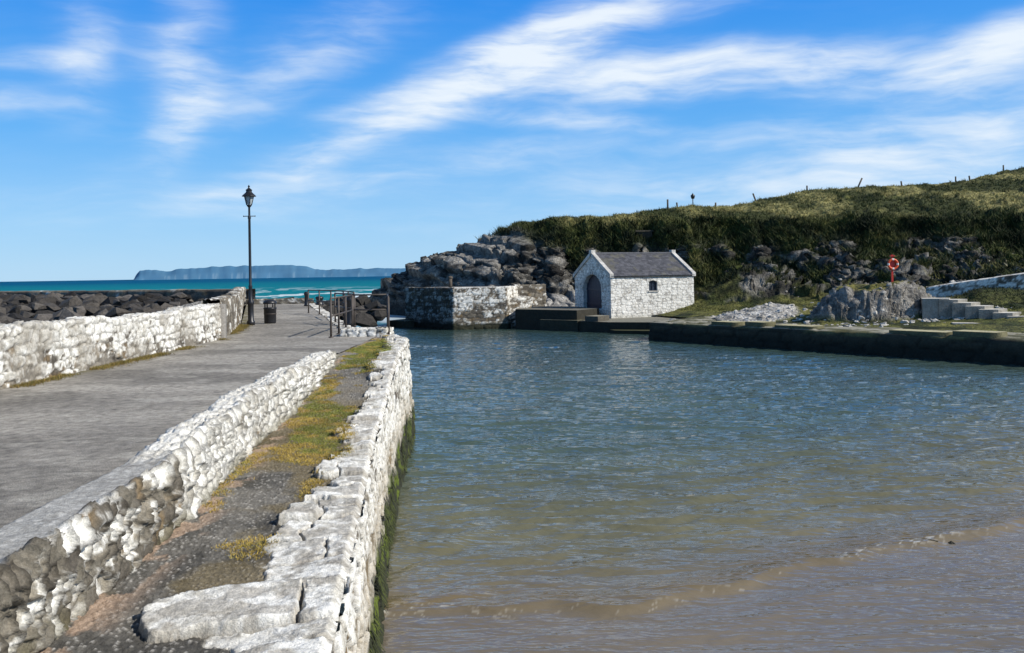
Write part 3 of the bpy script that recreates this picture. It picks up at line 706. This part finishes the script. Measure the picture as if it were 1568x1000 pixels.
def railing(name,pts,h=1.05):
    mb=MB()
    for a,b in zip(pts[:-1],pts[1:]):
        a=np.array(a);b=np.array(b);L_=np.linalg.norm(b-a);n=max(1,int(round(L_/1.5)))
        for k in range(n+1):
            p=a+(b-a)*k/n;tube(mb,(p[0],p[1],DZ-.05),(p[0],p[1],DZ+h),.03);lathe(mb,[(.07,0),(.07,.03),(.001,.031)],8,p[0],p[1],DZ)
        for z in(h,h*.55):tube(mb,(a[0],a[1],DZ+z),(b[0],b[1],DZ+z),.025)
    mb.build(name,M_GALV)
railing('railing',[(-4.9,23.9),(-5.05,27.9)]);railing('railing',[(-5.05,28.1),(-3.95,28.0),(-3.4,24.3)])
railing('railing',[(-9.2,40),(-6.9,36.2),(-5.9,33.)]);railing('railing',[(-6.3,31.5),(-5.2,29.2)])
def bollard(x,y,h,r):
    mb=MB();lathe(mb,[(.001,0),(r*1.2,0),(r*1.2,.06),(r,.1),(r*.9,h-.2),(r*1.15,h-.15),(r*1.2,h-.05),(r*.8,h),(.001,h+.02)],14,x,y,DZ);mb.build('bollard',M_BLACK)
bollard(-5.5,30.,.95,.11);bollard(-11.6,50,.8,.13);bollard(-11.2,51.5,.5,.2)
mb=MB();mb.box((-9.52,30.0,DZ),(-9.46,30.06,DZ+.95),(0,0,0));mb.box((-9.6,29.95,DZ+.55),(-9.4,29.98,DZ+.95),(0,0,0));mb.build('yellow_notice_post',M_YEL,False)
# ============================================================ water
Dr=np.concatenate([np.geomspace(2.5,62,800),np.geomspace(62.6,25000,150)])
bb=np.concatenate([[-8,-3,-1.5,-.9],np.linspace(-.62,.64,640),[.7,.8,1,1.4,2,3,8]])
Bg,Dg=np.meshgrid(bb,Dr,indexing='ij');X=Bg*Dg;Yg=Dg.copy()
yl=np.interp(X,[-3,-1.5,1.3,3.4,8.2,12,20],[10.3,10.4,10.7,11.7,14.0,16.5,22])+.3*(fbm(X*.8,Yg*0,0,3,171)-.5)*2
Z=np.zeros_like(X);fade=ss(90,20,Dg)
wx=X+.8*(fbm(X*.35,Yg*.35,0,3,172)-.5)*2;wy2=Yg+.8*(fbm(X*.35,Yg*.35,4,3,173)-.5)*2
for lam,ang,am in[(1.7,98,.0115),(1.0,108,.0125),(.7,96,.012),(.5,86,.009),(.36,100,.006),(.3,116,.0042)]:
    a=math.radians(ang);ph=(wx*math.cos(a)+wy2*math.sin(a))*2*math.pi/lam+4*vn(X*.3/lam,Yg*.5/lam,lam,174)
    sn=np.sin(ph);Z+=am*(sn+.3*np.cos(2*ph))*(.25+1.5*vn(X*.18,Yg*.22,lam,175))
inner=ss(-.6,2.5,Yg-yl)
Z*=fade*(.18+.82*inner)
Z+=.075*np.exp(-(np.where(Yg<yl,(Yg-yl)/.16,(Yg-yl)/.5))**2)*(.45+.8*vn(X*.6,Yg*0,0,176))*ss(30,16,Yg)
Z+=.03*np.exp(-((Yg-yl-2.0-.3*vn(X*.4,0*X,0,178))/.45)**2)*vn(X*.3,0*X,0,177)*ss(30,16,Yg)
Z+=.012*np.exp(-((Yg-yl+1.3-.4*vn(X*.5,0*X,0,188))/.25)**2)
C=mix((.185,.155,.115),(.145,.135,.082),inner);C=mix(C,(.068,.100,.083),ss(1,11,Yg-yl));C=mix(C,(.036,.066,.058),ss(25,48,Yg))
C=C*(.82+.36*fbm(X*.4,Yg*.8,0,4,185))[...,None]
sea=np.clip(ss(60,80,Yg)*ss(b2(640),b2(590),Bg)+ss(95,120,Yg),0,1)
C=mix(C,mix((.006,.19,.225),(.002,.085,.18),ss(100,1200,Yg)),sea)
fo=ss(.55,.64,fbm(X*.16,Yg*.07,0,5,178)+.10*np.exp(-((Yg-100)/40)**2))*ss(66,76,Yg)*ss(400,120,Yg)*ss(b2(690),b2(560),Bg)
C=mix(C,(.8,.85,.86),fo*.9)
C=mix(C,(.17,.125,.055),np.exp(-((Yg-yl-.2)/.35)**2)*.75*ss(26,14,Yg))
lace=np.abs(fbm(X*2.2,Yg*3.4,0,4,186)-.5)
wf_=np.exp(-((Yg-yl+.16)/.14)**2)*ss(.02,.0,lace)*ss(26,14,Yg)
C=mix(C,(.5,.47,.4),np.clip(wf_*.4,0,1))
gl=np.exp(-((Yg-yl-.02)/.09)**2)*ss(.62,.7,fbm(X*14,Yg*18,2,3,180))*ss(.5,.75,vn(X*.6,X*0,0,187));C=mix(C,(.7,.68,.6),gl*.7)  # foam specks and bright glints painted pale along the crest
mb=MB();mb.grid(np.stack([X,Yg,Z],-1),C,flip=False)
m,nt=newmat('sea_water')
tc=nd(nt,'ShaderNodeTexCoord');at=nd(nt,'ShaderNodeAttribute',attribute_name='Col')
mp=nd(nt,'ShaderNodeMapping',{'Vector':tc.outputs['Object'],'Scale':(.8,2.3,1.),'Rotation':(0,0,math.radians(-10))})
n1=nd(nt,'ShaderNodeTexNoise',{'Vector':mp.outputs[0],'Scale':2.1,'Detail':2.,'Roughness':.5,'Distortion':.3})
n2=nd(nt,'ShaderNodeTexNoise',{'Vector':mp.outputs[0],'Scale':7.,'Detail':1.,'Roughness':.5})
ad=nd(nt,'ShaderNodeMath',{0:n2.outputs[0],1:.2,2:n1.outputs[0]},operation='MULTIPLY_ADD')
sp=nd(nt,'ShaderNodeSeparateXYZ',{0:tc.outputs['Object']})
bs=nd(nt,'ShaderNodeMapRange',{0:sp.outputs[1],1:10.,2:18.,3:.3,4:.7})
bp=nd(nt,'ShaderNodeBump',{'Height':ad.outputs[0],'Strength':bs.outputs[0],'Distance':.13})
rr=nd(nt,'ShaderNodeMapRange',{0:sp.outputs[1],1:66.,2:110.,3:.05,4:.7})
sr=nd(nt,'ShaderNodeMapRange',{0:sp.outputs[1],1:66.,2:110.,3:.5,4:.03})
p=nd(nt,'ShaderNodeBsdfPrincipled',{'Base Color':at.outputs['Color'],'Roughness':rr.outputs[0],'IOR':1.33,'Specular IOR Level':sr.outputs[0],'Normal':bp.outputs[0]})
nd(nt,'ShaderNodeOutputMaterial',{'Surface':p.outputs[0]})
mb.build('water',m)
X,Yg=np.meshgrid(np.arange(-3,26,.12),np.arange(-8,24,.12),indexing='ij')
Z=(2.2-Yg)*.05-.06+.014*(fbm(X*1.1+Yg*.3,Yg*2.2,0,3,181)-.5)
C=mix((.12,.098,.078),(.165,.14,.115),fbm(X*.7,Yg*.9,0,4,183))
mb=MB();mb.grid(np.stack([X,Yg,Z],-1),C);mb.build('beach_sand',M_SAND)
mb=MB();rocks(mb,np.array([6.05,6.3]),np.array([12.9,12.8]),np.array([.0,-.03]),np.array([.14,.1]),np.array([[.03,.028,.02]]*2));mb.build('beach_rock',M_ROCK,False)
# ============================================================ distant island
mb=MB()
pxs=np.linspace(190,640,260);Dd=5200.
prof=np.interp(pxs,[190,204,208,214,240,262,270,300,340,380,420,450,470,482,500,540,580,610,640],[0,0,8,15,15,12,15,17,19,19,19.5,19,17,12,11,12,12.5,12,11])
prof=prof+(fbm(pxs*.08,0,0,4,191)-.5)*3.*(prof>2)
rowsP=[];rowsC=[]
for k,(f,dd) in enumerate([(0,0),(.3,60),(.55,160),(.8,330),(1,700),(1,1400),(0,2400)]):
    DD=Dd+dd+(fbm(pxs*.04,k*.15,0,3,192)-.5)*60*(k<5)
    rowsP.append(np.stack([b2(pxs)*DD,DD,prof*f*DD/1358-6*(f==0)],-1))
    base=mix((.065,.18,.31),(.095,.21,.32),fbm(pxs*.12,k*.8,0,4,193))  # aerial haze painted in as a blue base colour
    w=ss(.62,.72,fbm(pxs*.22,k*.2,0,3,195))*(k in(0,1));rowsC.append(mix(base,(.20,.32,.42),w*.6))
mb.grid(np.stack(rowsP,1),np.stack(rowsC,1));mb.build('distant_island',vmat('haze_tinted_land',1.,(.002,),.1,0.,1.,.1,0.))
# ============================================================ camera
cam=bpy.data.cameras.new('camera');co=bpy.data.objects.new('camera',cam);SC.collection.objects.link(co);SC.camera=co
cam.sensor_width=36;cam.lens=36*1358/1568;cam.shift_y=-81/1568;cam.clip_end=60000;cam.clip_start=.05
co.location=(0,0,4);co.rotation_euler=(math.radians(90),math.radians(.89),0)
# ============================================================ light
EL=38;s=Vector((.95,-.31,0)).normalized()*math.cos(math.radians(EL));s.z=math.sin(math.radians(EL))
sd=bpy.data.lights.new('sun','SUN');sd.energy=5.0;sd.angle=math.radians(.5);sd.color=(1,.95,.87)
so_=bpy.data.objects.new('sun',sd);SC.collection.objects.link(so_);so_.rotation_euler=s.to_track_quat('Z','Y').to_euler()
w=bpy.data.worlds.new('World');SC.world=w;w.use_nodes=True;nt=w.node_tree
w.cycles.sampling_method='MANUAL';w.cycles.sample_map_resolution=256
for n in list(nt.nodes):nt.nodes.remove(n)
sky=nd(nt,'ShaderNodeTexSky',sky_type='NISHITA',sun_disc=False,sun_elevation=math.radians(EL),sun_rotation=math.atan2(s.x,s.y),air_density=1.,dust_density=.2,ozone_density=2.)
tc=nd(nt,'ShaderNodeTexCoord')
sp=nd(nt,'ShaderNodeSeparateXYZ',{0:tc.outputs['Generated']})
az=nd(nt,'ShaderNodeMath',{0:sp.outputs[0],1:sp.outputs[1]},operation='ARCTAN2')
el=nd(nt,'ShaderNodeMath',{0:sp.outputs[2]},operation='ARCSINE')
cr=nd(nt,'ShaderNodeValToRGB',{0:el.outputs[0]})
E=cr.color_ramp.elements
E[0].position=0;E[0].color=(.38,.66,.93,1);E[1].position=1;E[1].color=(.06,.10,.20,1)  # upper sky, out of view, darkened to weaken the blue ambient light
for p_,c_ in((.06,(.27,.58,.94)),(.15,(.10,.43,.93)),(.30,(.010,.27,.88)),(.5,(.05,.17,.40))):
    q=E.new(p_);q.color=(*c_,1)
gs=nd(nt,'ShaderNodeVectorMath',{0:cr.outputs[0],1:(9.0,9.0,9.0)},operation='MULTIPLY')
hs=nd(nt,'ShaderNodeMix',{0:.85,6:sky.outputs[0],7:gs.outputs[0]},data_type='RGBA')
v=nd(nt,'ShaderNodeCombineXYZ',{0:az.outputs[0],1:el.outputs[0],2:0.})
wn=nd(nt,'ShaderNodeTexNoise',{'Vector':v.outputs[0],'Scale':5.,'Detail':3.,'Roughness':.55})
ws=nd(nt,'ShaderNodeVectorMath',{0:wn.outputs['Color'],1:(.5,.5,.5)},operation='SUBTRACT')
wm=nd(nt,'ShaderNodeVectorMath',{0:ws.outputs[0],1:(.10,.045,0)},operation='MULTIPLY')
wv=nd(nt,'ShaderNodeVectorMath',{0:v.outputs[0],1:wm.outputs[0]},operation='ADD')
tot=None
def acc(sock):
    global tot
    tot=sock if tot is None else nd(nt,'ShaderNodeMath',{0:tot,1:sock},operation='ADD').outputs[0]
for (px,py,L_,W_,an,st) in[(740,115,360,50,24,1.05),(900,35,260,50,20,.5),(990,122,270,50,3,1.1),(880,187,170,16,-4,.5),(1290,105,150,45,6,.75),
   (1530,75,130,42,18,1.1),(140,85,110,65,75,.6),(285,110,140,60,82,.85),(440,110,260,65,30,.55),(620,262,420,36,10,.45),(1200,235,560,75,8,.5),
   (250,310,420,50,0,.22),(20,98,90,18,4,.6),(10,155,70,24,0,.5),(1500,200,240,60,12,.45),(1060,20,250,30,14,.3),(560,215,190,24,20,.45),(1300,300,500,60,4,.45)]:
    a=math.atan((px-784)/1358.);e_=math.atan((419-py)/1358*math.cos(a))-.0155*math.tan(a)
    mp=nd(nt,'ShaderNodeMapping',{'Vector':wv.outputs[0],'Location':(a,e_,0),'Rotation':(0,0,math.radians(an)),'Scale':(L_/1358.,W_/1358.*.95,1)},vector_type='TEXTURE')
    ln=nd(nt,'ShaderNodeVectorMath',{0:mp.outputs[0]},operation='LENGTH')
    mr=nd(nt,'ShaderNodeMapRange',{0:ln.outputs['Value'],1:1.45,2:.0,3:0.,4:st},interpolation_type='SMOOTHSTEP');acc(mr.outputs[0])
def streak(rot,sx,sy,sc):
    mp=nd(nt,'ShaderNodeMapping',{'Vector':wv.outputs[0],'Rotation':(0,0,math.radians(rot)),'Scale':(sx,sy,1)})
    return nd(nt,'ShaderNodeTexNoise',{'Vector':mp.outputs[0],'Scale':sc,'Detail':5.,'Roughness':.6,'Distortion':.15}).outputs[0]
s1=streak(-24,1.5,11.,2.2);s2=streak(-14,1.5,7.,5.)
sa=nd(nt,'ShaderNodeMath',{0:s1,1:s2},operation='ADD')
sm=nd(nt,'ShaderNodeMapRange',{0:sa.outputs[0],1:.7,2:1.3,3:.25,4:1.35})
cl1=nd(nt,'ShaderNodeMath',{0:tot,1:sm.outputs[0]},operation='MULTIPLY')
amb=nd(nt,'ShaderNodeMapRange',{0:sa.outputs[0],1:.9,2:1.4,3:0.,4:.15})
cl2=nd(nt,'ShaderNodeMath',{0:cl1.outputs[0],1:amb.outputs[0]},operation='ADD')
cl=nd(nt,'ShaderNodeMapRange',{0:cl2.outputs[0],1:-.03,2:1.35,3:0.,4:.92},interpolation_type='SMOOTHSTEP')
mx=nd(nt,'ShaderNodeMix',{0:cl.outputs[0],6:hs.outputs[2],7:(7.7,8.3,8.8,1)},data_type='RGBA')
bg=nd(nt,'ShaderNodeBackground',{'Color':mx.outputs[2],'Strength':.115})
nd(nt,'ShaderNodeOutputWorld',{'Surface':bg.outputs[0]})
print('done')
